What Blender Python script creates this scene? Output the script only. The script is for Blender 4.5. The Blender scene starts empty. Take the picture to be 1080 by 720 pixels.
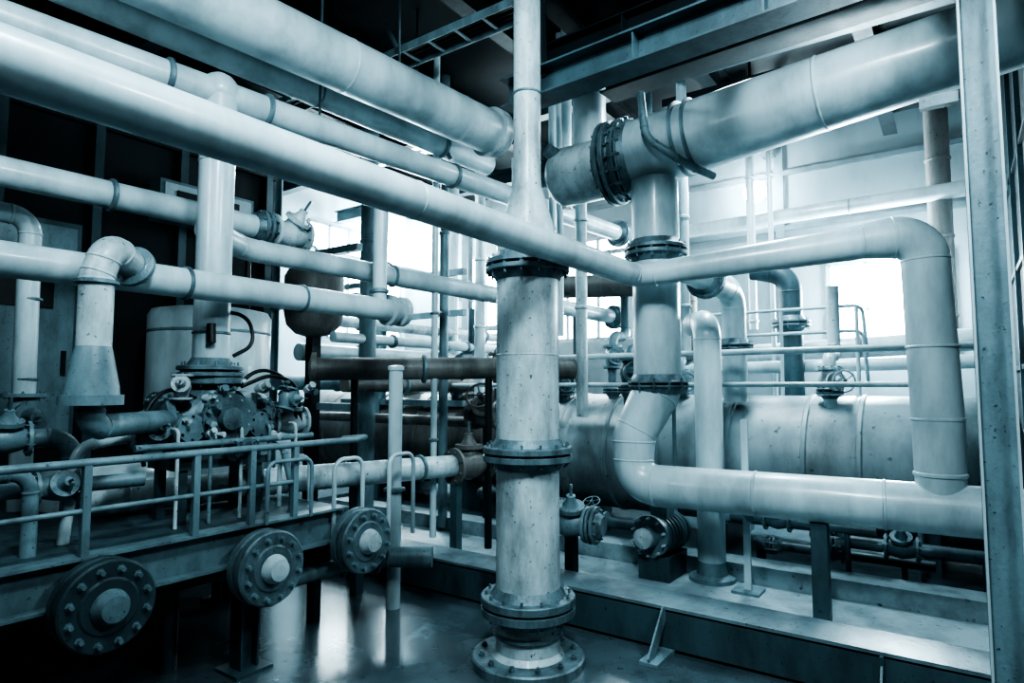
import bpy, bmesh, math, random
from mathutils import Vector, Matrix
V=Vector
random.seed(7)
# ------------------------------------------------------------------ materials
def _nt(name):
    m=bpy.data.materials.new(name); m.use_nodes=True
    nt=m.node_tree; b=nt.nodes['Principled BSDF']
    return m,nt,b
def painted(name,base,dirt,amount=.45,scale=3.0,rough=.38,metal=0.0,bump=.15,spots=True,streak=True,coat=0.0):
    m,nt,b=_nt(name); N=nt.nodes; L=nt.links
    tc=N.new('ShaderNodeTexCoord')
    mp=N.new('ShaderNodeMapping'); mp.inputs['Scale'].default_value=(1,1,.35 if streak else 1)
    L.new(tc.outputs['Object'],mp.inputs[0])
    n1=N.new('ShaderNodeTexNoise'); n1.inputs['Scale'].default_value=scale; n1.inputs['Detail'].default_value=8; n1.inputs['Roughness'].default_value=.65
    L.new(mp.outputs[0],n1.inputs['Vector'])
    r1=N.new('ShaderNodeValToRGB'); r1.color_ramp.elements[0].position=.42; r1.color_ramp.elements[1].position=.78
    r1.color_ramp.elements[0].color=(0,0,0,1); r1.color_ramp.elements[1].color=(amount,)*3+(1,)
    L.new(n1.outputs[0],r1.inputs[0])
    mx=N.new('ShaderNodeMix'); mx.data_type='RGBA'
    mx.inputs[6].default_value=(*base,1); mx.inputs[7].default_value=(*dirt,1)
    L.new(r1.outputs[0],mx.inputs[0])
    last=mx.outputs[2]
    n2=N.new('ShaderNodeTexNoise'); n2.inputs['Scale'].default_value=scale*9; n2.inputs['Detail'].default_value=6
    L.new(tc.outputs['Object'],n2.inputs['Vector'])
    if spots:
        r2=N.new('ShaderNodeValToRGB'); r2.color_ramp.elements[0].position=.64; r2.color_ramp.elements[1].position=.74
        r2.color_ramp.elements[1].color=(min(1,amount*1.1),)*3+(1,)
        L.new(n2.outputs[0],r2.inputs[0])
        mx2=N.new('ShaderNodeMix'); mx2.data_type='RGBA'
        L.new(last,mx2.inputs[6]); mx2.inputs[7].default_value=(dirt[0]*.7,dirt[1]*.7,dirt[2]*.7,1)
        L.new(r2.outputs[0],mx2.inputs[0]); last=mx2.outputs[2]
    L.new(last,b.inputs['Base Color'])
    mr=N.new('ShaderNodeMapRange'); mr.inputs[3].default_value=rough-.1; mr.inputs[4].default_value=rough+.2
    L.new(n1.outputs[0],mr.inputs[0]); L.new(mr.outputs[0],b.inputs['Roughness'])
    b.inputs['Metallic'].default_value=metal
    if coat: b.inputs['Coat Weight'].default_value=coat; b.inputs['Coat Roughness'].default_value=.15
    bp=N.new('ShaderNodeBump'); bp.inputs['Strength'].default_value=bump; bp.inputs['Distance'].default_value=.01
    L.new(n2.outputs[0],bp.inputs['Height']); L.new(bp.outputs[0],b.inputs['Normal'])
    return m
WHITE=painted('white_pipe_paint',(.50,.61,.645),(.12,.17,.19),.75,3.0,.33,bump=.08,spots=False,coat=.25)
WORN=painted('worn_white_paint',(.50,.60,.63),(.03,.045,.052),1.0,3.8,.37,bump=.25,coat=.1)
GREY=painted('grey_paint',(.18,.26,.29),(.025,.04,.05),.85,5,.40,bump=.2)
FLG=painted('flange_steel',(.17,.24,.27),(.012,.022,.026),.95,9,.40,.25,bump=.35)
DARK=painted('dark_steel',(.012,.022,.027),(.004,.008,.010),.8,6,.45,.2)
MID=painted('blue_grey_steel',(.075,.12,.14),(.012,.02,.024),.8,4,.40,.15)
RUST=painted('rusty_pipe',(.15,.15,.145),(.026,.027,.026),1.0,4,.46,bump=.4)
TANK=painted('tank_shell_paint',(.30,.375,.40),(.04,.052,.058),1.0,1.6,.36,bump=.15)
BLACK=painted('black_rubber',(.006,.010,.012),(.02,.03,.03),.3,6,.4,spots=False)
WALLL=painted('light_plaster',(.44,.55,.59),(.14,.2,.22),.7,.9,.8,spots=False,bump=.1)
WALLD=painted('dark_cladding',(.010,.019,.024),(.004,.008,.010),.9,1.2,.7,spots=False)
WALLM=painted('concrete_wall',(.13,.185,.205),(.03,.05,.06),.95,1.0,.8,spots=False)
DECK=painted('deck_plate',(.19,.26,.29),(.025,.04,.048),.9,3,.32,.1,streak=False)
FLOOR=painted('wet_concrete_floor',(.085,.12,.138),(.016,.027,.033),.95,1.8,.17,streak=False,bump=.16,coat=.6)
CREAM=painted('concrete_plinth',(.33,.42,.455),(.06,.09,.10),1.0,2.2,.33,streak=False,bump=.2)
def emit(name,col,s):
    m,nt,b=_nt(name); b.inputs['Base Color'].default_value=(*col,1)
    b.inputs['Emission Color'].default_value=(*col,1); b.inputs['Emission Strength'].default_value=s
    return m
GLOW=emit('lit_frosted_glass',(.78,.95,1.0),11)
LAMP=emit('lamp_lens',(.85,.97,1.0),90)
TUBE=emit('added_fixture_tube',(.85,.97,1.0),6)  # glowing tubes of the added ceiling fixtures
# ------------------------------------------------------------------ builder
class B:
    def __init__(s,name): s.name=name; s.bm=bmesh.new(); s.mats=[]
    def mi(s,m):
        if m not in s.mats: s.mats.append(m)
        return s.mats.index(m)
    def frame(s,ax):
        ax=V(ax).normalized(); t=V((0,0,1)) if abs(ax.z)<.9 else V((1,0,0))
        u=ax.cross(t).normalized(); w=ax.cross(u).normalized(); return ax,u,w
    def rings(s,rs,m,cap=True):
        i=s.mi(m); n=len(rs[0])
        for a,b in zip(rs,rs[1:]):
            for k in range(n):
                try:
                    f=s.bm.faces.new((a[k],a[(k+1)%n],b[(k+1)%n],b[k])); f.material_index=i; f.smooth=True
                except ValueError: pass
        if cap:
            for r in (rs[0],rs[-1]):
                f=s.bm.faces.new(r); f.material_index=i
    def lathe(s,o,ax,prof,m,seg=28,cap=True):
        o=V(o); ax,u,w=s.frame(ax); rs=[]
        for d,r in prof:
            rs.append([s.bm.verts.new(o+ax*d+(u*math.cos(2*math.pi*k/seg)+w*math.sin(2*math.pi*k/seg))*max(r,.0015)) for k in range(seg)])
        s.rings(rs,m,cap); return s
    def cyl(s,a,b,r,m,seg=20,ch=0):
        a=V(a);b=V(b);L=(b-a).length
        p=[(0,r),(L,r)] if not ch else [(0,r-ch),(ch,r),(L-ch,r),(L,r-ch)]
        return s.lathe(a,b-a,p,m,seg)
    def tube(s,pts,r,m,R=.2,seg=28,weld=True,wm=None,arc=9):
        pts=[V(p) for p in pts]; n=len(pts)
        rr=r if isinstance(r,(list,tuple)) else [r]*n
        out=[(pts[0],rr[0])]; welds=[]
        for i in range(1,n-1):
            C=pts[i]; d1=(C-pts[i-1]); l1=d1.length; d1.normalize()
            d2=(pts[i+1]-C); l2=d2.length; d2.normalize()
            phi=d1.angle(d2)
            if phi<.02: out.append((C,rr[i])); continue
            t=min(R*math.tan(phi/2),l1*.49,l2*.49); rad=t/math.tan(phi/2)
            A=C-d1*t; nrm=(d2-d1*d2.dot(d1)).normalized(); cen=A+nrm*rad
            for k in range(arc+1):
                a=phi*k/arc
                out.append((cen-nrm*rad*math.cos(a)+d1*rad*math.sin(a),rr[i]))
            welds+= [(A,d1,rr[i]),(C+d2*t,d2,rr[i])]
        out.append((pts[-1],rr[-1]))
        P=[o[0] for o in out]; T=[]
        for i in range(len(P)):
            if i==0: t=P[1]-P[0]
            elif i==len(P)-1: t=P[-1]-P[-2]
            else: t=(P[i+1]-P[i]).normalized()+(P[i]-P[i-1]).normalized()
            T.append(t.normalized())
        _,u,w=s.frame(T[0]); rs=[]
        for i,(p,q) in enumerate(out):
            if i: 
                rot=T[i-1].rotation_difference(T[i]); u=rot@u
            u=(u-T[i]*u.dot(T[i])).normalized(); w=T[i].cross(u)
            rs.append([s.bm.verts.new(p+(u*math.cos(2*math.pi*k/seg)+w*math.sin(2*math.pi*k/seg))*q) for k in range(seg)])
        s.rings(rs,m)
        if weld:
            for A,d,q in welds:
                s.lathe(A-d*.008,d,[(0,q),(.004,q*1.0+.004),(.012,q+.004),(.016,q)],wm or m,seg)
        return s
    def seam(s,p,ax,r,m=None,h=.006,w=.02):
        ax=V(ax).normalized(); s.lathe(V(p)-ax*w/2,ax,[(0,r),(w*.25,r+h),(w*.75,r+h),(w,r)],m or FLG,28); return s
    def bolts(s,p,ax,R,n,r,L,m):
        ax,u,w=s.frame(ax); p=V(p)
        for k in range(n):
            a=2*math.pi*(k+.5)/n; c=p+(u*math.cos(a)+w*math.sin(a))*R
            s.lathe(c-ax*L/2,ax,[(0,r*.6),(L*.18,r*.6),(L*.18,r),(L*.82,r),(L*.82,r*.6),(L,r*.6)],m,6)
    def flange(s,p,ax,rp,rf,t=.045,n=12,m=None,gap=.012):
        ax=V(ax).normalized(); p=V(p); m=m or FLG
        for sgn in (-1,1):
            s.lathe(p+ax*sgn*gap/2,ax*sgn,[(0,rf-.012),(.004,rf),(t-.006,rf),(t,rf-.006),(t,rp+.035),(t+.05,rp+.004)],m,36)
        s.lathe(p-ax*gap/2,ax,[(0,rf*.86),(gap,rf*.86)],DARK,28)
        s.bolts(p,ax,(rf+rp)/2+.012,n,max(.011,rf*.055),2*t+gap+.05,FLG); return s
    def box(s,c,sz,m,rot=None):
        i=s.mi(m); M=Matrix.Translation(V(c))@(rot.to_4x4() if rot else Matrix.Identity(4))@Matrix.Diagonal((*sz,1))
        r=bmesh.ops.create_cube(s.bm,size=1,matrix=M)
        for v in r['verts']:
            for f in v.link_faces: f.material_index=i
        return s
    def bar(s,a,b,w,h,m):
        a=V(a);b=V(b);d=b-a;x=d.normalized();up=V((0,0,1)) if abs(x.z)<.95 else V((1,0,0))
        y=up.cross(x).normalized(); z=x.cross(y)
        return s.box((a+b)/2,(d.length,w,h),m,Matrix((x,y,z)).transposed())
    def ibeam(s,a,b,w,h,m,tf=.014,tw=.01):
        a=V(a);b=V(b);d=b-a;x=d.normalized();up=V((0,0,1)) if abs(x.z)<.95 else V((1,0,0))
        y=up.cross(x).normalized(); z=x.cross(y); R=Matrix((x,y,z)).transposed(); c=(a+b)/2
        s.box(c+z*(h/2-tf/2),(d.length,w,tf),m,R); s.box(c-z*(h/2-tf/2),(d.length,w,tf),m,R); s.box(c,(d.length,tw,h-2*tf),m,R); return s
    def ball(s,c,r,m,ax=(0,0,1),sq=1.0,seg=20):
        k=9; prof=[(-r*sq*math.cos(math.pi*i/k),r*math.sin(math.pi*i/k)) for i in range(k+1)]
        return s.lathe(c,ax,prof,m,seg)
    def torus(s,c,ax,R,r,m,seg=28,sg=8):
        ax,u,w=s.frame(ax); c=V(c); rs=[]
        for k in range(seg):
            a=2*math.pi*k/seg; d=u*math.cos(a)+w*math.sin(a)
            rs.append([s.bm.verts.new(c+d*(R+r*math.cos(2*math.pi*j/sg))+ax*r*math.sin(2*math.pi*j/sg)) for j in range(sg)])
        rs.append(rs[0]); s.rings(rs,m,False); return s
    def wheel(s,c,ax,R,m):
        s.torus(c,ax,R,R*.09,m); a,u,w=s.frame(ax); c=V(c)
        for k in range(5):
            t=2*math.pi*k/5; s.cyl(c,c+(u*math.cos(t)+w*math.sin(t))*R,R*.055,m,8)
        s.cyl(c-a*R*.15,c+a*R*.15,R*.2,m,12); return s
    def valve(s,p,ax,up,r,m,wheel=True,k=1.0):
        p=V(p);ax=V(ax).normalized();up=V(up).normalized()
        s.lathe(p-ax*r*2.2,ax,[(0,r*1.9),(r*.35,r*1.9),(r*.35,r*1.1),(r*1.2,r*1.35),(r*2.2,r*1.6),(r*3.2,r*1.35),(r*4.05,r*1.1),(r*4.05,r*1.9),(r*4.4,r*1.9)],m,24)
        for sg in (-1,1): s.bolts(p+ax*sg*r*2.05,ax,r*1.55,8,r*.15,r*.75,FLG)
        s.lathe(p,up,[(r*.8,r*1.2),(r*1.7,r*1.0),(r*1.7,r*1.5),(r*2.15,r*1.5),(r*2.15,r*.9),(r*2.9,r*.5),(r*3.3,r*.5)],m,20)
        s.bolts(p+up*r*1.93,up,r*1.28,8,r*.12,r*.6,FLG)
        s.cyl(p+up*r*3,p+up*r*4.6*k,r*.16,FLG,10)
        if wheel: s.wheel(p+up*r*4.3*k,up,r*1.6,m)
        return s
    def done(s,ang=38):
        bm=s.bm; bmesh.ops.recalc_face_normals(bm,faces=bm.faces)
        for e in bm.edges:
            if len(e.link_faces)==2 and e.calc_face_angle(0)>math.radians(ang): e.smooth=False
        me=bpy.data.meshes.new(s.name); bm.to_mesh(me); bm.free()
        for m in s.mats: me.materials.append(m)
        o=bpy.data.objects.new(s.name,me); bpy.context.collection.objects.link(o); return o
# ------------------------------------------------------------------ room
def room():
    B('floor').box((3.25,3,-.05),(13.5,14,.1),FLOOR).done()
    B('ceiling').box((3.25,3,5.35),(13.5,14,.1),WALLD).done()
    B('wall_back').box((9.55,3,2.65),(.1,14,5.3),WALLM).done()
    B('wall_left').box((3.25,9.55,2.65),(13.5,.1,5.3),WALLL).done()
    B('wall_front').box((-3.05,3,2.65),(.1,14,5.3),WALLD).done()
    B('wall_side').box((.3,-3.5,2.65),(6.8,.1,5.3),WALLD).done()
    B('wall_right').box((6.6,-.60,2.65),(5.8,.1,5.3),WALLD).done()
    b=B('trim_1')
    for x in (3.75,3.95,4.25,4.6,5.3,6.2,7.2,8.2): b.box((x,-.53,2.65),(.05,.04,5.3),MID)
    for z in (.9,1.9,2.9,3.9): b.box((6.6,-.535,z),(5.8,.03,.05),DARK)
    b.done()
    B('wall_partition').box((1.2,6.66,2.65),(6.4,.12,5.3),WALLD).done()
    b=B('trim_2')
    for x in (.2,1.1,1.75,2.5,3.3,4.3): b.box((x,6.57,2.65),(.08,.06,5.3),MID)
    for z in (1.2,2.9,4.2): b.box((1.2,6.57,z),(6.4,.05,.1),DARK)
    b.done()
    b=B('trim_3')
    for y in (-.3,2.0,3.9): b.box((9.47,y,2.65),(.06,.12,5.3),MID)
    for z in (3.95,4.75): b.box((9.47,3,z),(.05,7,.07),MID)
    b.done()
def window(name,o,du,w,z0,z1,nu,nv):
    b=B(name); du=V(du); o=V(o); c=o+du*w/2+V((0,0,(z1-z0)/2))
    nrm=V((abs(du.y),abs(du.x),0)); sz=V((abs(du.x)*w+nrm.x*.02,abs(du.y)*w+nrm.y*.02,z1-z0))
    b.box(c,sz,GLOW)
    for i in range(nu+1):
        p=o+du*w*i/nu; b.bar(p-nrm*.03,p-nrm*.03+V((0,0,z1-z0)),.05,.05,GREY)
    for j in range(nv+1):
        p=o+V((0,0,(z1-z0)*j/nv))-nrm*.03; b.bar(p,p+du*w,.05,.05,GREY)
    b.done()
room()
window('window_1',(9.48,.05,2.1),(0,1,0),1.35,2.1,3.35,3,2)
window('window_2',(7.0,9.48,2.6),(1,0,0),2.3,2.6,4.7,5,3)
window('window_3',(9.48,4.3,2.5),(0,1,0),3.6,2.5,4.2,6,2)
# ------------------------------------------------------------------ overhead structure
for y in (0.6,2.1,3.4,4.9,6.2,7.6): B('ceiling_joist').ibeam((-2.9,y,5.13),(9.4,y,5.13),.16,.3,DARK).done()
for x in (2.6,5.9,7.6): B('ceiling_girder').ibeam((x,-.4,4.86),(x,9.4,4.86),.14,.22,MID).done()
for x,z,y0,w,h,m in ((3.5,3.72,2.5,.2,.2,MID),(4.2,4.3,2.9,.18,.24,DARK),(4.62,4.26,2.3,.24,.32,DARK)):
    b=B('steel_beam'); b.ibeam((x,y0,z),(x-.18,-.5,z),w,h,m)
    for k in range(4):
        yy=y0-.25-k*.75; b.box((x-.01-k*.045,yy,z),(w*.9,.012,h-.03),m)
    b.done()
b=B('light_blocking_plate'); b.box((4.15,1.0,4.52),(1.2,2.9,.02),DARK)  # dark ribbed plate added between the beams to block ceiling brightness
for k in range(9): b.box((4.15,-.3+k*.32,4.49),(1.2,.03,.04),DARK)
b.done()
b=B('beam_bracing')
for y in (2.2,1.1,.1):
    b.bar((3.45,y,3.8),(4.1,y,4.2),.05,.05,MID); b.bar((3.45,y,3.82),(3.4,y+.02,5.2),.06,.06,DARK)
b.bar((3.5,1.1,3.86),(4.1,2.2,4.2),.03,.03,MID); b.bar((3.6,2.45,3.62),(3.35,2.25,3.62),.08,.1,MID)
b.done()
b=B('cable_tray')
for dx in (-.12,.12): b.bar((4.0+dx,2.6,4.72),(4.0+dx,9.3,4.72),.015,.07,GREY)
for k in range(22): b.bar((3.88,2.75+k*.3,4.70),(4.12,2.75+k*.3,4.70),.03,.012,GREY)
for dx in (-.06,0,.05): b.cyl((4.0+dx,2.6,4.73),(4.0+dx,9.2,4.73),.018,BLACK,8)
b.done()
b=B('steel_column')
b.ibeam((3.52,-.13,0),(3.52,-.13,5.3),.14,.13,GREY,.016,.012)
b.box((3.52,-.13,.02),(.3,.3,.04),GREY)
for dx in (-.065,.065): b.bar((3.43,-.13+dx,.04),(3.43,-.13+dx,5.3),.01,.012,WHITE)
for z in (1.0,2.2,3.1,4.0): b.box((3.52,-.13,z),(.11,.12,.012),GREY)
b.bar((3.46,-.05,3.02),(3.46,.10,3.02),.05,.05,GREY)
b.done()
# ------------------------------------------------------------------ central column pipe
b=B('flanged_column_pipe')
px,py=3.35,2.25
b.lathe((px,py,0),(0,0,1),[(0,.35),(.05,.35),(.06,.34),(.06,.23)],FLG,40)
b.bolts((px,py,.06),(0,0,1),.29,12,.02,.06,FLG)
b.lathe((px,py,.05),(0,0,1),[(0,.235),(.03,.21),(.04,.2),(.3,.2),(2.42,.2),(2.56,.2),(2.60,.195),(2.95,.095),(3.0,.09),(5.2,.09)],WORN,40)
b.flange((px,py,.36),(0,0,1),.2,.295,.05,14)
b.flange((px,py,1.28),(0,0,1),.2,.285,.04,14)
b.flange((px,py,2.47),(0,0,1),.2,.27,.035,14)
b.seam((px,py,.19),(0,0,1),.2,h=.02,w=.03); b.seam((px,py,3.62),(0,0,1),.09); b.seam((px,py,1.9),(0,0,1),.2,WORN,.003,.012)
b.done()
# ------------------------------------------------------------------ main white pipe loop
b=B('main_white_pipe')
b.tube([(-1.2,1.95,2.53),(4.36,1.95,2.53),(4.38,1.83,2.535),(4.70,.30,2.66)],[.086,.086,.087,.115],WHITE,R=.12,weld=False)
b.seam((4.26,1.95,2.53),(1,0,0),.086,WHITE,.004,.012); b.seam((4.385,1.80,2.535),(-.2,1,0),.087,WHITE,.004,.012)
for x in (.4,2.0): b.seam((x,1.95,2.53),(1,0,0),.086,WHITE,.003,.015)
b.done()
b=B('downcomer_pipe')
b.tube([(4.66,.48,2.648),(4.74,.15,2.668),(4.755,.12,1.5),(4.755,.12,1.0)],[.115,.135,.142,.135],WHITE,R=.24)
b.seam((4.75,.13,1.95),(0,0,-1),.141,WHITE); b.seam((4.755,.12,1.16),(0,0,-1),.138,WHITE,.008,.03); b.done()
b=B('riser_pipe')
b.tube([(4.75,1.95,3.36),(4.75,1.95,1.68),(4.62,2.1,1.32),(4.60,2.1,.95),(4.78,-.5,.95)],[.185,.185,.165,.155,.155],WHITE,R=.2)
b.flange((4.75,1.95,2.78),(0,0,1),.185,.25,.035,12); b.flange((4.75,1.95,1.72),(0,0,1),.185,.235,.02,12)
b.seam((4.66,1.2,.95),(-.07,1,0),.155,WHITE); b.seam((4.715,.42,.95),(-.07,1,0),.155,WHITE)
b.bar((4.68,.8,.16),(4.68,.8,.8),.1,.1,MID); b.bar((4.72,-.2,.16),(4.72,-.2,.8),.1,.1,MID)
b.done()
b=B('large_overhead_duct')
b.tube([(4.86,2.3,3.63),(4.66,-.5,3.83)],[.295,.23],WHITE,seg=40)
b.lathe((4.875,2.98,3.60),(.03,-1,.02),[(0,.08),(.02,.2),(.07,.25),(.12,.262),(.6,.262),(.66,.29)],WORN,36)
b.flange((4.86,2.36,3.62),(.03,-1,.03),.27,.36,.04,18); b.flange((4.86,2.22,3.63),(.03,-1,.03),.3,.35,.02,18)
b.cyl((4.87,3.0,3.62),(4.87,3.1,3.62),.07,FLG,16,.01); b.cyl((4.72,2.85,3.75),(4.62,2.9,3.8),.06,FLG,16,.01)
for y in (1.72,1.62): b.seam((4.81,y,3.675),(.07,1,-.07),.28,GREY,.025,.03)
b.tube([(4.5,1.95,4.0),(4.47,1.9,3.62),(4.58,1.62,3.38),(4.84,1.5,3.34)],.03,GREY,R=.2)
b.seam((4.745,.7,3.745),(.07,1,-.07),.258,WHITE)
b.done()
b=B('vent_riser_pipe'); b.tube([(4.9,2.62,3.8),(4.9,2.62,5.3)],.15,WHITE); b.seam((4.9,2.62,4.3),(0,0,1),.15); b.done()
b=B('service_pipe'); b.tube([(5.15,3.0,3.4),(5.15,3.0,5.3)],.05,WHITE); b.done()
b=B('service_pipe'); b.tube([(5.35,3.2,2.2),(5.35,3.2,5.3)],.035,WHITE); b.done()
# ------------------------------------------------------------------ upper-left pipe rack
b=B('large_insulated_pipe'); b.tube([(-1.5,4.02,4.1),(4.75,3.52,4.1)],.2,WHITE,seg=36)
b.lathe((4.6,3.53,4.1),(1,-.08,0),[(0,.2),(0,.235),(.1,.235),(.1,.18),(.16,.1),(.17,.02)],WORN,36)
for x in (1.5,3.0,4.2): b.seam((x,3.78-.08*(x-1.5),4.1),(1,-.08,0),.2,WHITE,.004,.03)
b.done()
b=B('overhead_pipe'); b.tube([(-1.2,4.34,4.05),(5.2,4.0,4.05)],.11,WHITE); b.seam((3.1,4.11,4.05),(1,-.05,0),.11); b.seam((4.5,4.035,4.05),(1,-.05,0),.11,h=.02,w=.05); b.done()
b=B('overhead_pipe'); b.tube([(-1,4.31,3.67),(7.4,3.51,3.67)],.1,WHITE)
b.flange((7.35,3.515,3.67),(1,-.1,0),.1,.17,.03,8)
for x in (1.9,2.56,4.4): b.seam((x,4.21-.095*x,3.67),(1,-.095,0),.1,h=.018,w=.04)
b.ball((2.23,4.0,3.69),.125,WHITE); b.done()
b=B('riser_pipe'); b.tube([(2.23,4.0,3.72),(2.23,4.0,1.78)],.112,WHITE); b.seam((2.23,4.0,3.2),(0,0,1),.112,WHITE); b.seam((2.23,4.0,2.05),(0,0,1),.112)
b.flange((2.23,4.0,1.8),(0,0,1),.112,.2,.03,10); b.done()
b=B('horizontal_pipe'); b.tube([(-.8,4.85,3.03),(3.3,4.72,3.03)],.095,WHITE); b.flange((3.05,4.73,3.03),(1,-.03,0),.095,.15,.03,8)
b.valve((3.3,4.72,3.03),(1,-.03,0),(.2,-.6,.8),.075,WORN,wheel=False); b.seam((1.9,4.765,3.03),(1,-.03,0),.095,h=.02,w=.04); b.done()
b=B('horizontal_pipe'); b.tube([(2.23,4.1,2.76),(2.7,4.42,2.75),(7.33,3.49,2.57)],.088,WHITE,R=.3)
for x,y,z in ((4.0,4.16,2.70),(5.6,3.84,2.64)): b.seam((x,y,z),(1,-.2,0),.088,h=.015,w=.03)
b.flange((7.2,3.52,2.575),(1,-.2,0),.088,.15,.03,8); b.done()
b=B('horizontal_pipe'); b.tube([(-.8,3.72,2.31),(3.55,3.7,2.31)],.088,WHITE)
for x in (.9,1.9,2.7): b.seam((x,3.71,2.31),(1,0,0),.088,h=.012,w=.03)
b.lathe((3.5,3.7,2.31),(1,0,0),[(0,.088),(0,.125),(.05,.125),(.05,.09),(.13,.085),(.13,.12),(.18,.12),(.2,.03)],WORN,24)
b.tube([(3.42,3.7,2.31),(3.42,3.7,3.2)],.055,WHITE); b.seam((3.42,3.7,2.45),(0,0,1),.055,h=.02,w=.04); b.done()
b=B('reducer_drop_pipe')
b.tube([(1.66,3.71,2.31),(1.40,3.5,2.42),(1.35,3.5,2.25),(1.35,3.5,1.88)],.078,WORN,R=.12)
b.seam((1.57,3.63,2.35),(1,.8,-.4),.080,h=.035,w=.05); b.seam((1.35,3.5,2.22),(0,0,1),.078,h=.02,w=.03)
b.lathe((1.35,3.5,1.9),(0,0,-1),[(0,.078),(.03,.085),(.2,.118),(.24,.122),(.24,.14),(.29,.14),(.29,.09)],GREY,28)
b.tube([(1.35,3.5,1.66),(1.35,3.5,1.50),(1.97,3.93,1.50)],.062,GREY,R=.12); b.done()
b=B('small_bore_pipe'); b.tube([(.2,5.2,2.87),(1.58,5.2,2.87),(1.6,5.2,1.1),(1.6,5.2,.87)],.068,WHITE,R=.12)
for z in (2.3,1.75): b.seam((1.6,5.2,z),(0,0,1),.068)
b.valve((1.6,5.2,1.5),(0,0,1),(0,-1,0),.07,GREY,wheel=False); b.done()
for x,y,z in ((3.6,3.7,4.3),(4.2,4.08,4.1),(3.0,3.94,3.77),(5.6,3.7,3.77)): B('hanger_rod').cyl((x,y,z),(x,y,5.3),.010,MID,8).done()
B('diagonal_brace_rod').cyl((4.1,4.4,5.2),(4.55,3.95,3.9),.022,GREY,10).done()
b=B('vertical_conduit'); b.tube([(4.47,4.07,5.2),(4.47,4.07,.3)],.032,WHITE,seg=14)
for z in (1.2,2.4,3.4): b.seam((4.47,4.07,z),(0,0,1),.032,h=.015,w=.03)
b.done()
b=B('vertical_conduit'); b.tube([(4.9,3.4,3.9),(4.9,3.4,2.0),(5.2,3.4,1.8)],.06,WHITE,R=.15); b.flange((4.9,3.4,2.1),(0,0,1),.06,.11,.02,8); b.done()
b=B('vent_stub_pipe'); b.tube([(3.55,3.64,0),(3.55,3.64,1.86)],.055,WHITE); b.lathe((3.55,3.64,1.83),(0,0,1),[(0,.055),(.0,.065),(.03,.065),(.04,.04)],WHITE); b.seam((3.55,3.64,.9),(0,0,1),.055,h=.03,w=.04); b.done()
b=B('dark_header_pipe'); b.tube([(3.62,4.75,1.86),(4.9,3.75,1.88),(5.6,3.2,1.88)],.105,RUST,R=.5); b.lathe((3.63,4.74,1.86),(-.78,.62,0),[(0,.105),(0,.15),(.04,.15),(.07,.05)],RUST); b.seam((4.4,4.14,1.87),(.78,-.62,0),.105,h=.03,w=.05)
for x,y in ((3.9,4.53),(4.9,3.75)): b.cyl((x,y,0),(x,y,1.8),.035,DARK,10)
b.done()
# ------------------------------------------------------------------ left skid
b=B('equipment_skid')
b.box((1.2,3.56,.77),(3.5,.05,.2),GREY); b.box((1.2,3.52,.875),(3.5,.12,.015),GREY); b.box((1.2,3.52,.665),(3.5,.12,.015),GREY)
b.box((1.2,5.0,.86),(3.5,2.9,.025),MID); b.box((2.95,5.0,.77),(.06,2.9,.2),GREY); b.box((-.55,5.0,.77),(.06,2.9,.2),GREY)
for x,y in ((2.28,3.6),(.9,3.62),(2.9,4.9),(2.9,6.3),(-.4,3.6),(-.4,6.3)):
    b.ibeam((x,y,.0),(x,y,.67),.12,.12,MID); b.box((x,y,.01),(.24,.24,.02),MID)
for y in (4.2,5.0,5.8): b.box((1.2,y,.79),(3.4,.05,.12),DARK)
b.done()
b=B('guard_railing')
b.tube([(-.5,3.48,1.33),(3.0,3.48,1.33),(3.25,3.62,1.33),(3.25,3.9,1.30)],.021,GREY,R=.15,seg=12,weld=False)
b.tube([(-.5,3.48,1.1),(2.52,3.48,1.1)],.014,GREY,seg=10,weld=False)
for x in (.3,1.34,1.88,2.22,2.52): b.bar((x,3.48,.87),(x,3.48,1.33),.035,.035,GREY)
b.done()
b=B('hoop_handrail')
for x,y in ((2.85,3.5),(3.28,3.42)):
    b.tube([(x,y,.6),(x,y,1.2),(x+.25,y,1.2),(x+.25,y,.6)],.016,WHITE,R=.08,seg=10,weld=False)
b.tube([(2.3,3.44,.87),(2.3,3.44,1.24),(2.62,3.44,1.24),(2.62,3.44,.87)],.013,GREY,R=.06,seg=10,weld=False)
b.tube([(2.7,3.9,.87),(2.7,3.9,1.2),(2.95,3.9,1.2),(2.95,3.9,.87)],.016,WHITE,R=.08,seg=10,weld=False)
b.done()
for (x,z,m,hub) in ((1.39,.67,MID,GREY),(2.26,.645,FLG,WHITE),(2.98,.66,FLG,WORN)):
    b=B('blind_flange')
    b.lathe((x,3.36,z),(0,-1,0),[(0,.2),(.005,.215),(.05,.215),(.06,.205),(.06,.135),(.068,.125),(.068,.075)],m,44)
    b.lathe((x,3.30,z),(0,-1,0),[(0,.085),(.03,.08),(.05,.065),(.07,.06),(.075,.03)],hub,28)
    b.lathe((x,3.38,z),(0,1,0),[(0,.2),(.005,.215),(.045,.215),(.05,.13),(.1,.11),(.55,.11)],m,40)
    b.bolts((x,3.35,z),(0,-1,0),.172,12,.019,.17,GREY)
    b.done()
b=B('drain_header_pipe'); b.tube([(-.3,3.95,.58),(3.1,3.95,.58)],.12,MID)
b.tube([(2.98,3.9,.58),(2.98,3.75,.44),(3.4,3.6,.42),(3.62,3.3,.42)],.075,GREY,R=.15); b.seam((3.35,3.62,.42),(1,-.4,0),.075,h=.03,w=.04); b.seam((3.1,3.7,.43),(1,-.4,0),.075,h=.03,w=.04)
for x in (.2,2.0,3.05): b.cyl((x,3.95,0),(x,3.95,.5),.05,MID,12)
b.tube([(2.45,3.62,.44),(3.3,3.62,.44)],.05,GREY)
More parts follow.
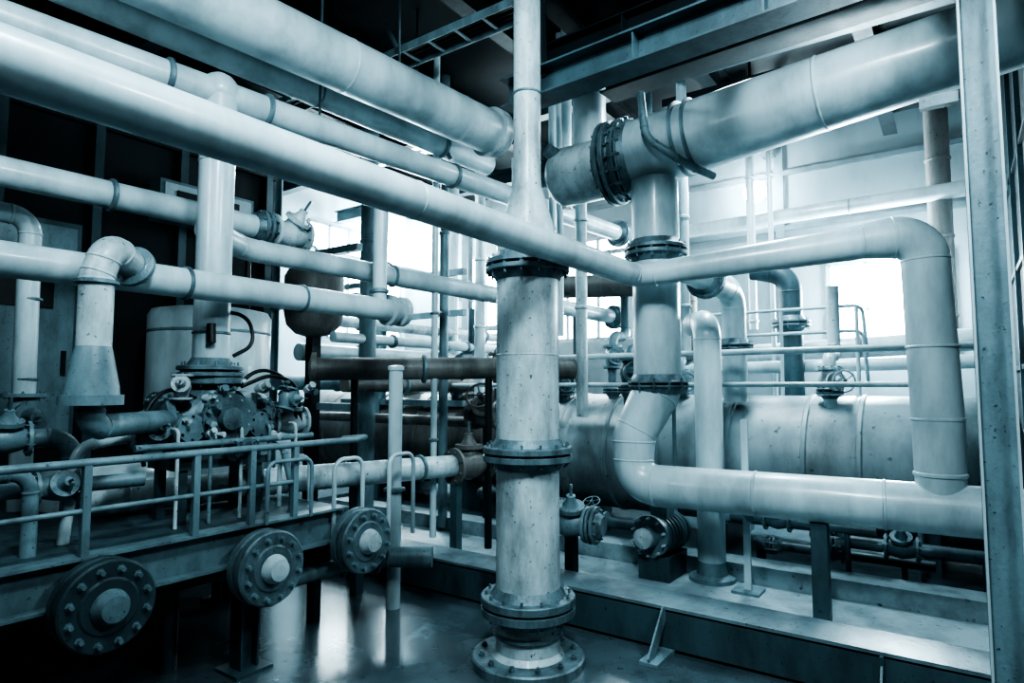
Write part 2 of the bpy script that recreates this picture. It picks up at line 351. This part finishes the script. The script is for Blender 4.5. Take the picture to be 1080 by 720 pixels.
b.done()
b=B('process_pipe'); b.tube([(1.72,4.75,.9),(1.84,4.48,.98),(2.99,4.24,.99),(5.1,3.8,.95)],.1,WORN,R=.22)
b.flange((2.75,4.29,.99),(1,-.2,0),.1,.155,.025,10); b.seam((4.2,3.99,.97),(1,-.2,0),.1,h=.02,w=.04); b.valve((4.75,3.87,.955),(1,-.2,0),(0,0,1),.09,RUST,wheel=False)
for x,y in ((3.6,4.12),(4.6,3.9)): b.bar((x,y,0),(x,y,.88),.08,.08,MID)
b.done()
b=B('domed_vessel'); b.lathe((2.05,5.0,.87),(0,0,1),[(0,.42),(.02,.44),(.15,.44),(.22,.42),(.28,.34),(.31,.2),(.32,.02)],WHITE,40); b.done()
# pump
b=B('process_pump'); cx,cy,cz=2.25,4.0,1.5
b.lathe((cx-.36,cy,cz),(1,0,0),[(0,.10),(0,.17),(.05,.17),(.05,.11),(.12,.12),(.18,.17),(.25,.2),(.40,.2),(.46,.17),(.50,.12),(.52,.12),(.52,.175),(.58,.175),(.58,.11),(.66,.10),(.66,.16),(.70,.16),(.72,.06)],FLG,32)
for dx in (-.335,.19,.32): b.bolts((cx+dx,cy,cz),(1,0,0),.145,10,.014,.1,GREY)
b.lathe((cx,cy,cz+.12),(0,0,1),[(0,.15),(.1,.12),(.1,.19),(.14,.19)],FLG,28); b.bolts((cx,cy,cz+.25),(0,0,1),.165,10,.014,.1,GREY)
b.lathe((cx-.02,cy-.12,cz),(0,-1,0),[(0,.15),(.08,.14),(.08,.165),(.12,.165),(.12,.08),(.17,.07),(.18,.02)],FLG,28); b.bolts((cx-.02,cy-.21,cz),(0,-1,0),.14,10,.012,.07,WORN)
for dx in (-.24,.22): b.lathe((cx+dx,cy-.1,cz-.05),(0,-1,0),[(0,.06),(.08,.06),(.08,.085),(.12,.085),(.13,.03)],GREY,18); b.bolts((cx+dx,cy-.21,cz-.05),(0,-1,0),.07,6,.009,.05,DARK)
b.box((cx,cy,1.22),(.62,.34,.05),MID)
for dx in (-.2,.2): b.box((cx+dx,cy,1.3),(.08,.26,.16),MID)
for dx in (-.25,.25):
    for dy in (-.13,.13): b.bar((cx+dx,cy+dy,.87),(cx+dx,cy+dy,1.2),.05,.05,MID)
b.valve((cx+.55,cy-.05,cz-.05),(1,-.2,0),(0,-.2,1),.055,WORN,wheel=False); b.valve((cx-.42,cy-.08,cz-.06),(1,0,0),(0,-1,.2),.05,FLG,wheel=False)
b.valve((cx+.05,cy-.3,cz-.2),(1,0,0),(0,-1,.5),.035,MID,wheel=False)
b.valve((cx+.42,cy-.2,cz+.12),(.3,0,1),(.4,-1,0),.035,GREY,wheel=False); b.valve((cx-.28,cy-.15,cz+.2),(0,0,1),(-.6,-1,.3),.035,WORN,wheel=False)
rr=random.Random(3)
for k in range(24):
    a=rr.uniform(-.42,.62); h=rr.uniform(-.2,.22); y0=cy-rr.uniform(.14,.22)
    p=V((cx+a,y0,cz+h)); d=V((rr.uniform(-.5,.5),-1,rr.uniform(-.4,.6))).normalized(); q=rr.uniform(.014,.030)
    b.lathe(p,d,[(0,q*.7),(.02,q*.7),(.02,q),(.05,q),(.05,q*.6),(.085,q*.6),(.085,q*.9),(.1,q*.9)],rr.choice((GREY,WORN,FLG,MID)),rr.choice((6,16)))
for k in range(5):
    x=cx-.35+k*.2; b.tube([(x,cy-.2,cz-.05),(x,cy-.27,cz-.05),(x,cy-.27,.88)],.011,GREY if k%2 else WORN,R=.04,seg=8,weld=False)
b.tube([(cx-.3,cy-.2,1.3),(cx+.4,cy-.2,1.3),(cx+.45,cy-.25,1.0),(cx+.45,cy-.25,.87)],.022,GREY,R=.06,seg=12)
b.tube([(cx-.36,cy-.05,1.42),(cx-.8,cy-.1,1.38),(cx-.85,cy-.1,.87)],.03,WHITE,R=.1,seg=12)
b.tube([(cx-.6,cy-.3,1.36),(cx-.1,cy-.3,1.36),(cx+.6,cy-.25,1.36)],.02,GREY,R=.1,seg=12)
for k,(a,h) in enumerate(((.1,1.84),(.14,1.78))):
    b.tube([(cx+a,cy-.1,1.70),(cx+a+.18,cy-.1-.03*k,h),(cx+a+.42,cy-.12,1.74),(cx+a+.46,cy-.12,1.45)],.013,BLACK,R=.2,seg=10,weld=False)
b.tube([(cx-.15,cy-.1,1.62),(cx-.42,cy-.2,1.72),(cx-.55,cy-.2,1.45),(cx-.5,cy-.2,1.25)],.012,BLACK,R=.2,seg=10,weld=False)
b.tube([(cx+.02,cy-.02,2.2),(cx+.18,cy-.1,2.18),(cx+.2,cy-.15,1.98),(cx+.05,cy-.15,1.9)],.013,BLACK,R=.12,seg=10,weld=False)
b.cyl((cx-.09,cy-.12,2.1),(cx-.09,cy-.13,1.98),.028,BLACK,12)
b.done()
b=B('white_storage_vessel')
b.lathe((3.2,5.75,.9),(0,0,1),[(0,.5),(.04,.53),(1.45,.53),(1.5,.50),(1.52,.4),(1.53,.02)],WHITE,44)
for z in (1.3,2.2): b.seam((3.2,5.75,z),(0,0,1),.53,GREY,.008,.03)
b.done()
b=B('electrical_panel'); b.box((3.45,6.42,3.55),(1.0,.22,.4),GREY); b.box((3.45,6.3,3.55),(.92,.02,.33),WHITE); b.box((3.2,6.28,3.6),(.2,.02,.1),BLACK); b.box((3.7,6.28,3.6),(.12,.02,.12),BLACK)
b.cyl((3.9,6.3,3.35),(3.9,6.3,2.2),.03,BLACK,10); b.done()
b=B('control_cabinet'); b.box((1.85,6.35,2.15),(.8,.35,1.9),MID); b.box((1.85,6.16,2.15),(.72,.02,1.8),GREY); b.box((1.85,6.14,2.5),(.4,.02,.3),BLACK); b.box((2.14,6.13,1.9),(.03,.03,.2),BLACK); b.box((1.85,6.35,1.0),(.7,.3,.4),DARK); b.done()
b=B('gas_cylinder'); b.lathe((1.02,4.55,.87),(0,0,1),[(0,.13),(.02,.15),(.5,.15),(.6,.12),(.66,.05),(.72,.05),(.72,.08),(.76,.08),(.78,.02)],MID,28); b.tube([(1.02,4.55,1.64),(1.02,4.55,2.2),(.3,4.6,2.2)],.05,GREY,R=.12);b.done()
b=B('valve_station')
b.tube([(.2,4.3,1.42),(1.5,4.1,1.42),(1.5,4.1,.87)],.05,GREY,R=.12)
b.valve((1.2,4.15,1.42),(1,-.15,0),(0,-.3,1),.05,GREY,wheel=False); b.tube([(.2,4.0,1.18),(1.75,3.8,1.18)],.04,GREY); b.valve((1.35,3.85,1.18),(1,-.13,0),(0,-1,.3),.045,GREY,wheel=False)
b.tube([(.9,3.75,.87),(.9,3.75,1.28),(1.2,3.75,1.28),(1.2,3.75,.87)],.035,GREY,R=.1)
b.done()
# ------------------------------------------------------------------ tank skid on the right
b=B('tank_skid_base')
b.box((4.17,3.0,.265),(.34,6.9,.03),DECK); b.box((4.01,3.0,.15),(.02,6.9,.22),MID); b.box((4.08,3.0,.03),(.16,6.9,.02),MID); b.box((4.33,3.0,.2),(.02,6.9,.12),MID)
b.box((4.8,3.0,.08),(.95,6.9,.16),CREAM)
b.box((5.35,3.0,.15),(.26,6.9,.30),CREAM)
for y in (.4,2.8,4.0,5.2):
    b.bar((3.86,y,.02),(3.99,y,.2),.012,.06,MID); b.box((3.99,y,.14),(.03,.02,.24),MID)
b.box((6.9,3.6,.06),(2.4,7.8,.12),MID)
b.done()
b=B('gusset_bracket'); b.bar((3.75,1.62,.01),(4.0,1.62,.26),.012,.09,GREY); b.box((3.87,1.62,.01),(.3,.12,.02),GREY); b.done()
def tank(name,y0,y1,r,z,m,bands,x=6.9):
    b=B(name); L=y1-y0
    prof=[(0,.02),(.02,r*.45),(.05,r*.75),(.1,r*.93),(.16,r),(L-.16,r),(L-.1,r*.93),(L-.05,r*.75),(L-.02,r*.45),(L,.02)]
    b.lathe((x,y0,z),(0,1,0),prof,m,64)
    for y in bands: b.seam((x,y,z),(0,1,0),r,m,.016,.06)
    for y in (y0+.7,(y0+y1)/2,y1-.7):
        b.box((x,y,(z-r*.35)/2+.06),(r*1.5,.14,z-r*.35-.12),MID); b.seam((x,y,z),(0,1,0),r,m,.01,.16)
    b.lathe((x,(y0+y1)/2,z+r-.03),(0,0,1),[(0,.14),(.13,.14),(.13,.21),(.17,.21),(.18,.05)],GREY,24)
    b.done()
tank('horizontal_tank',-.45,4.45,.66,.95,TANK,(1.88,1.19,.74,.1,2.6,3.2,3.8))
tank('rusty_horizontal_tank',4.62,8.95,.64,.98,RUST,(4.9,5.4,6.1,7.0,8.0))
b=B('standpipe'); b.tube([(5.15,1.68,.30),(5.15,1.68,2.22),(5.5,1.9,2.25)],.11,WHITE,R=.14); b.lathe((5.15,1.68,.16),(0,0,1),[(0,.18),(.03,.18),(.05,.12),(.15,.11)],GREY); b.done()
b=B('ladder_rail'); b.bar((5.0,1.36,.16),(5.0,1.36,1.45),.05,.03,WHITE)
b.box((5.0,1.36,.17),(.2,.2,.02),GREY); b.cyl((4.98,1.33,.7),(4.9,1.33,1.0),.03,GREY,10); b.done()
b=B('pump_motor'); c=V((5.05,2.05,.50)); ax=V((-1,.15,0))
b.lathe(c-ax*.25,ax,[(0,.12),(.05,.14),(.4,.14),(.42,.165),(.46,.165),(.46,.09),(.52,.08),(.54,.02)],GREY,32)
for k in range(7): b.seam(c-ax*(.17-.05*k),ax,.14,GREY,.014,.02)
b.bolts(c+ax*.2,ax,.145,10,.012,.1,WORN); b.lathe(c+ax*.28,ax,[(0,.08),(.03,.08),(.05,.03)],WORN,20); b.box(c-V((0,0,.25)),(.4,.26,.2),MID)
b.box(c+V((0,0,.17)),(.16,.14,.1),GREY); b.done()
b=B('flanged_gate_valve'); b.tube([(4.45,3.1,.6),(4.55,2.35,.6)],.07,GREY); b.valve((4.52,2.62,.6),(.1,-1,0),(-.3,-.2,1),.075,GREY,wheel=False)
b.flange((4.55,2.42,.6),(.1,-1,0),.07,.15,.025,8); b.bar((4.5,2.6,.16),(4.5,2.6,.5),.08,.08,DARK); b.done()
for i,(x,y,z,r) in enumerate(((5.6,.4,.5,.05),(5.75,.9,.36,.04),(5.5,1.25,.62,.045),(5.5,2.9,.42,.05),(5.7,3.9,.5,.06))):
    b=B('drain_valve_piping')
    b.tube([(x,y-.7,z),(x,y+.6,z),(x+.2,y+.6,z),(x+.2,y+.6,.12)],r,MID,R=.1,seg=16)
    b.valve((x,y,z),(0,1,0),(-.5,0,1),r,GREY if i%2 else MID,wheel=bool(i%2))
    b.cyl((x,y-.5,.12),(x,y-.5,z),.02,MID,8); b.flange((x,y+.45,z),(0,1,0),r,r*1.9,.02,8); b.done()
for (x,y,h,r,m) in ((6.6,1.0,2.0,.06,WORN),(6.7,2.5,2.0,.06,GREY),(6.3,2.9,2.1,.07,MID),(6.7,3.3,2.3,.06,GREY),(6.6,3.9,2.0,.07,MID),(6.5,4.8,2.2,.08,RUST),(6.6,5.6,2.1,.07,MID)):
    b=B('tank_top_valve')
    b.tube([(x,y,1.5),(x,y,h),(x+.35,y,h),(x+.35,y,h+.7)],r,m,R=.12,seg=18)
    b.valve((x,y,h-.25),(0,0,1),(-.8,-.6,0),r,m); b.flange((x,y,1.66),(0,0,1),r,r*2,.02,8); b.done()
b=B('instrument_line'); b.tube([(6.0,-.2,2.02),(6.0,4.4,2.02)],.03,WHITE,seg=14)
for y in (.3,2.3,4.2): b.cyl((6.0,y,.12),(6.0,y,2.0),.02,GREY,8)
b.done()
B('instrument_line').tube([(6.2,.0,1.72),(6.2,6,1.72)],.025,WHITE,seg=14).done()
b=B('rusty_valve_piping')
b.tube([(5.8,3.9,2.2),(5.8,3.9,1.3),(5.6,4.4,1.3),(5.6,7.5,1.3)],.06,RUST,R=.15,seg=16)
b.valve((5.47,4.2,1.4),(0,1,0),(-.7,-.3,.5),.09,RUST); b.cyl((5.47,4.2,0),(5.47,4.2,1.3),.05,DARK,12)
b.done()
# background piping
b=B('background_pipe'); b.tube([(8.5,-.5,3.9),(8.5,3.6,3.86)],.09,WHITE); b.seam((8.5,1,3.88),(0,1,0),.09); b.done()
b=B('background_pipe'); b.tube([(8.1,-.4,2.2),(8.1,2.0,2.1),(8.1,2.4,2.1),(8.1,2.4,.1)],.12,WHITE,R=.25); b.seam((8.1,.9,2.15),(0,1,0),.12,h=.03,w=.06); b.done()
B('background_pipe').tube([(7.6,-.4,1.95),(7.6,3.6,1.9)],.07,WHITE).done()
B('background_pipe').tube([(8.6,1.5,1.2),(8.6,7.5,1.2)],.1,WHITE).done()
b=B('elbow_pipe'); b.tube([(5.0,1.97,2.76),(6.45,1.83,2.66),(6.45,1.83,1.55)],.12,WHITE,R=.2); b.flange((5.8,1.89,2.705),(1,-.1,-.07),.12,.19,.025,10); b.flange((6.45,1.83,2.1),(0,0,1),.12,.19,.025,10); b.done()
b=B('rusty_elbow_pipe'); b.tube([(6.9,4.6,3.0),(6.9,3.0,2.9),(6.9,2.5,2.9),(6.9,2.5,2.0)],.14,RUST,R=.3).done()
b=B('elbow_pipe'); b.tube([(7.5,1.9,3.05),(7.5,1.5,2.95),(7.5,1.5,1.5)],.12,MID,R=.25); b.flange((7.5,1.5,2.4),(0,0,1),.12,.2,.03,10); b.done()
b=B('catwalk_rail')
for z in (2.5,2.25): b.tube([(7.0,2.3,z),(7.0,.75,z),(7.3,.75,z-.5)],.018,WHITE,R=.08,seg=8,weld=False)
for y in (2.2,1.5,.8): b.cyl((7.0,y,1.6),(7.0,y,2.5),.018,WHITE,8)
b.done()
for (x,y,r,m,z0,z1) in ((8.0,2.03,.05,WHITE,2.4,5.2),(8.0,1.8,.03,WHITE,1.5,5.2),(6.0,2.55,.07,MID,1.5,5.0),(6.1,2.2,.05,WHITE,2.0,5.2),(8.6,.1,.12,RUST,0,5.2),(5.6,3.1,.06,WORN,1.4,5.2),(5.7,3.5,.04,WHITE,1.4,5.2),(6.6,5.2,.07,WHITE,1.5,5.2),(7.2,6.2,.09,WHITE,1.5,5.2),(5.2,4.6,.05,GREY,.2,5.2),(5.0,5.6,.1,GREY,0,5.2)):
    b=B('vertical_service_pipe'); b.cyl((x,y,z0),(x,y,z1),r,m,18)
    for z in (2.5,3.4,4.3): b.seam((x,y,z),(0,0,1),r,m,.012,.04)
    b.done()
for (y,z,r,m) in ((6.2,2.1,.1,WHITE),(6.2,2.5,.07,WORN),(6.6,1.75,.09,GREY),(7.2,3.5,.12,WHITE),(5.6,2.25,.06,WHITE),(5.4,1.72,.08,RUST)):
    b=B('rack_pipe'); b.tube([(4.5,y,z),(8.7,y,z)],r,m)
    for x in (5.4,6.8,8.0): b.seam((x,y,z),(1,0,0),r,FLG,.025,.05)
    b.done()
b=B('pipe_rack_frame')
for x in (4.6,6.4,8.4):
    b.ibeam((x,6.9,0),(x,6.9,4.7),.14,.14,GREY)
    for z in (1.6,2.8,3.35): b.bar((x,5.3,z-.12),(x,7.7,z-.12),.08,.08,GREY)
b.done()
b=B('dark_vessel'); b.lathe((4.55,6.0,2.25),(0,0,1),[(0,.02),(.05,.2),(.15,.3),(.3,.33),(.7,.33),(.85,.25),(.9,.02)],RUST,36); b.bar((4.55,6,0),(4.55,6,2.4),.12,.12,DARK); b.done()
# haze volume added so lamps and windows glow in the far bay
hm=bpy.data.materials.new('glow_haze'); hm.use_nodes=True; nt=hm.node_tree
for n in list(nt.nodes):
    if n.type=='BSDF_PRINCIPLED': nt.nodes.remove(n)
vs=nt.nodes.new('ShaderNodeVolumeScatter'); vs.inputs['Density'].default_value=.04; vs.inputs['Anisotropy'].default_value=.45; vs.inputs['Color'].default_value=(.85,.96,1,1)
nt.links.new(vs.outputs[0],nt.nodes['Material Output'].inputs['Volume'])
B('glow_haze').box((8.3,4.45,2.4),(2.2,9.8,4.6),hm).done()
# ------------------------------------------------------------------ lamps
LC=(.70,.92,1.0)
def area(name,loc,tgt,size,power,col=LC,sy=None):
    l=bpy.data.lights.new(name,'AREA'); l.shape='RECTANGLE'; l.size=size; l.size_y=sy or size; l.energy=power; l.color=col
    o=bpy.data.objects.new(name,l); bpy.context.collection.objects.link(o); o.location=loc
    o.rotation_euler=(V(tgt)-V(loc)).to_track_quat('-Z','Y').to_euler(); return o
def point(name,loc,power,r=.12,col=LC):
    l=bpy.data.lights.new(name,'POINT'); l.energy=power; l.shadow_soft_size=r; l.color=col
    o=bpy.data.objects.new(name,l); bpy.context.collection.objects.link(o); o.location=loc; return o
def bulkhead(loc,ax,r=.16):
    b=B('floodlight'); b.lathe(V(loc),ax,[(0,.04),(.03,r*.6),(.05,r*.7)],WHITE,28); b.ball(V(loc)+V(ax)*.12,r*.92,LAMP,ax,.6); b.done()
bulkhead((9.44,2.3,4.5),(-1,0,0),.17); point('flood_light',(9.1,2.3,4.5),110,.06)
point('window_light',(8.9,.75,2.8),420,.2)
bulkhead((9.0,9.40,4.55),(0,-1,0),.3); point('flood_light',(8.9,9.0,4.5),600,.25)
point('flood_light',(7.6,8.4,3.6),180,.25)
def added_fixture(loc,tgt,L,power,w=.3):  # invented ceiling fixture with an area light, added to brighten the pipes
    x,y,z=loc; b=B('added_light_fixture'); b.box((x,y,z+.09),(w+.08,L+.1,.08),DARK)
    for d in (-w/4,w/4): b.cyl((x+d,y-L/2,z+.03),(x+d,y+L/2,z+.03),.018,TUBE,10)
    b.cyl((x,y,z+.1),(x,y,5.3),.015,DARK,8); b.done()
    area('added_area_light',(x,y,z),tgt,w,power,sy=L)
added_fixture((.9,.6,4.5),(2.6,2.2,1.2),.9,165)
added_fixture((2.6,-1.6,4.4),(4.3,1.0,1.6),.7,125)
added_fixture((-.6,3.0,3.6),(2.2,4.0,2.4),.8,28)
added_fixture((6.4,1.6,4.6),(6.3,1.6,1),1.6,110)
added_fixture((5.6,6.0,4.6),(5.6,5.4,1),1.6,110)
w=bpy.data.worlds.new('world'); bpy.context.scene.world=w; w.use_nodes=True
w.node_tree.nodes['Background'].inputs[0].default_value=(.01,.06,.08,1); w.node_tree.nodes['Background'].inputs[1].default_value=.2
# ------------------------------------------------------------------ camera
c=bpy.data.cameras.new('camera'); o=bpy.data.objects.new('camera',c); bpy.context.collection.objects.link(o)
c.sensor_width=36; c.lens=36*665/1080; c.clip_start=.05
o.location=(0,0,1.7); th=math.radians(4.1); yaw=math.radians(35.3)
d=V((math.cos(yaw)*math.cos(th),math.sin(yaw)*math.cos(th),math.sin(th)))
o.rotation_euler=d.to_track_quat('-Z','Y').to_euler()
bpy.context.scene.camera=o
s=bpy.context.scene
s.view_settings.view_transform='AgX'
try: s.view_settings.look='AgX - Very High Contrast'
except Exception: pass
s.view_settings.exposure=0.35
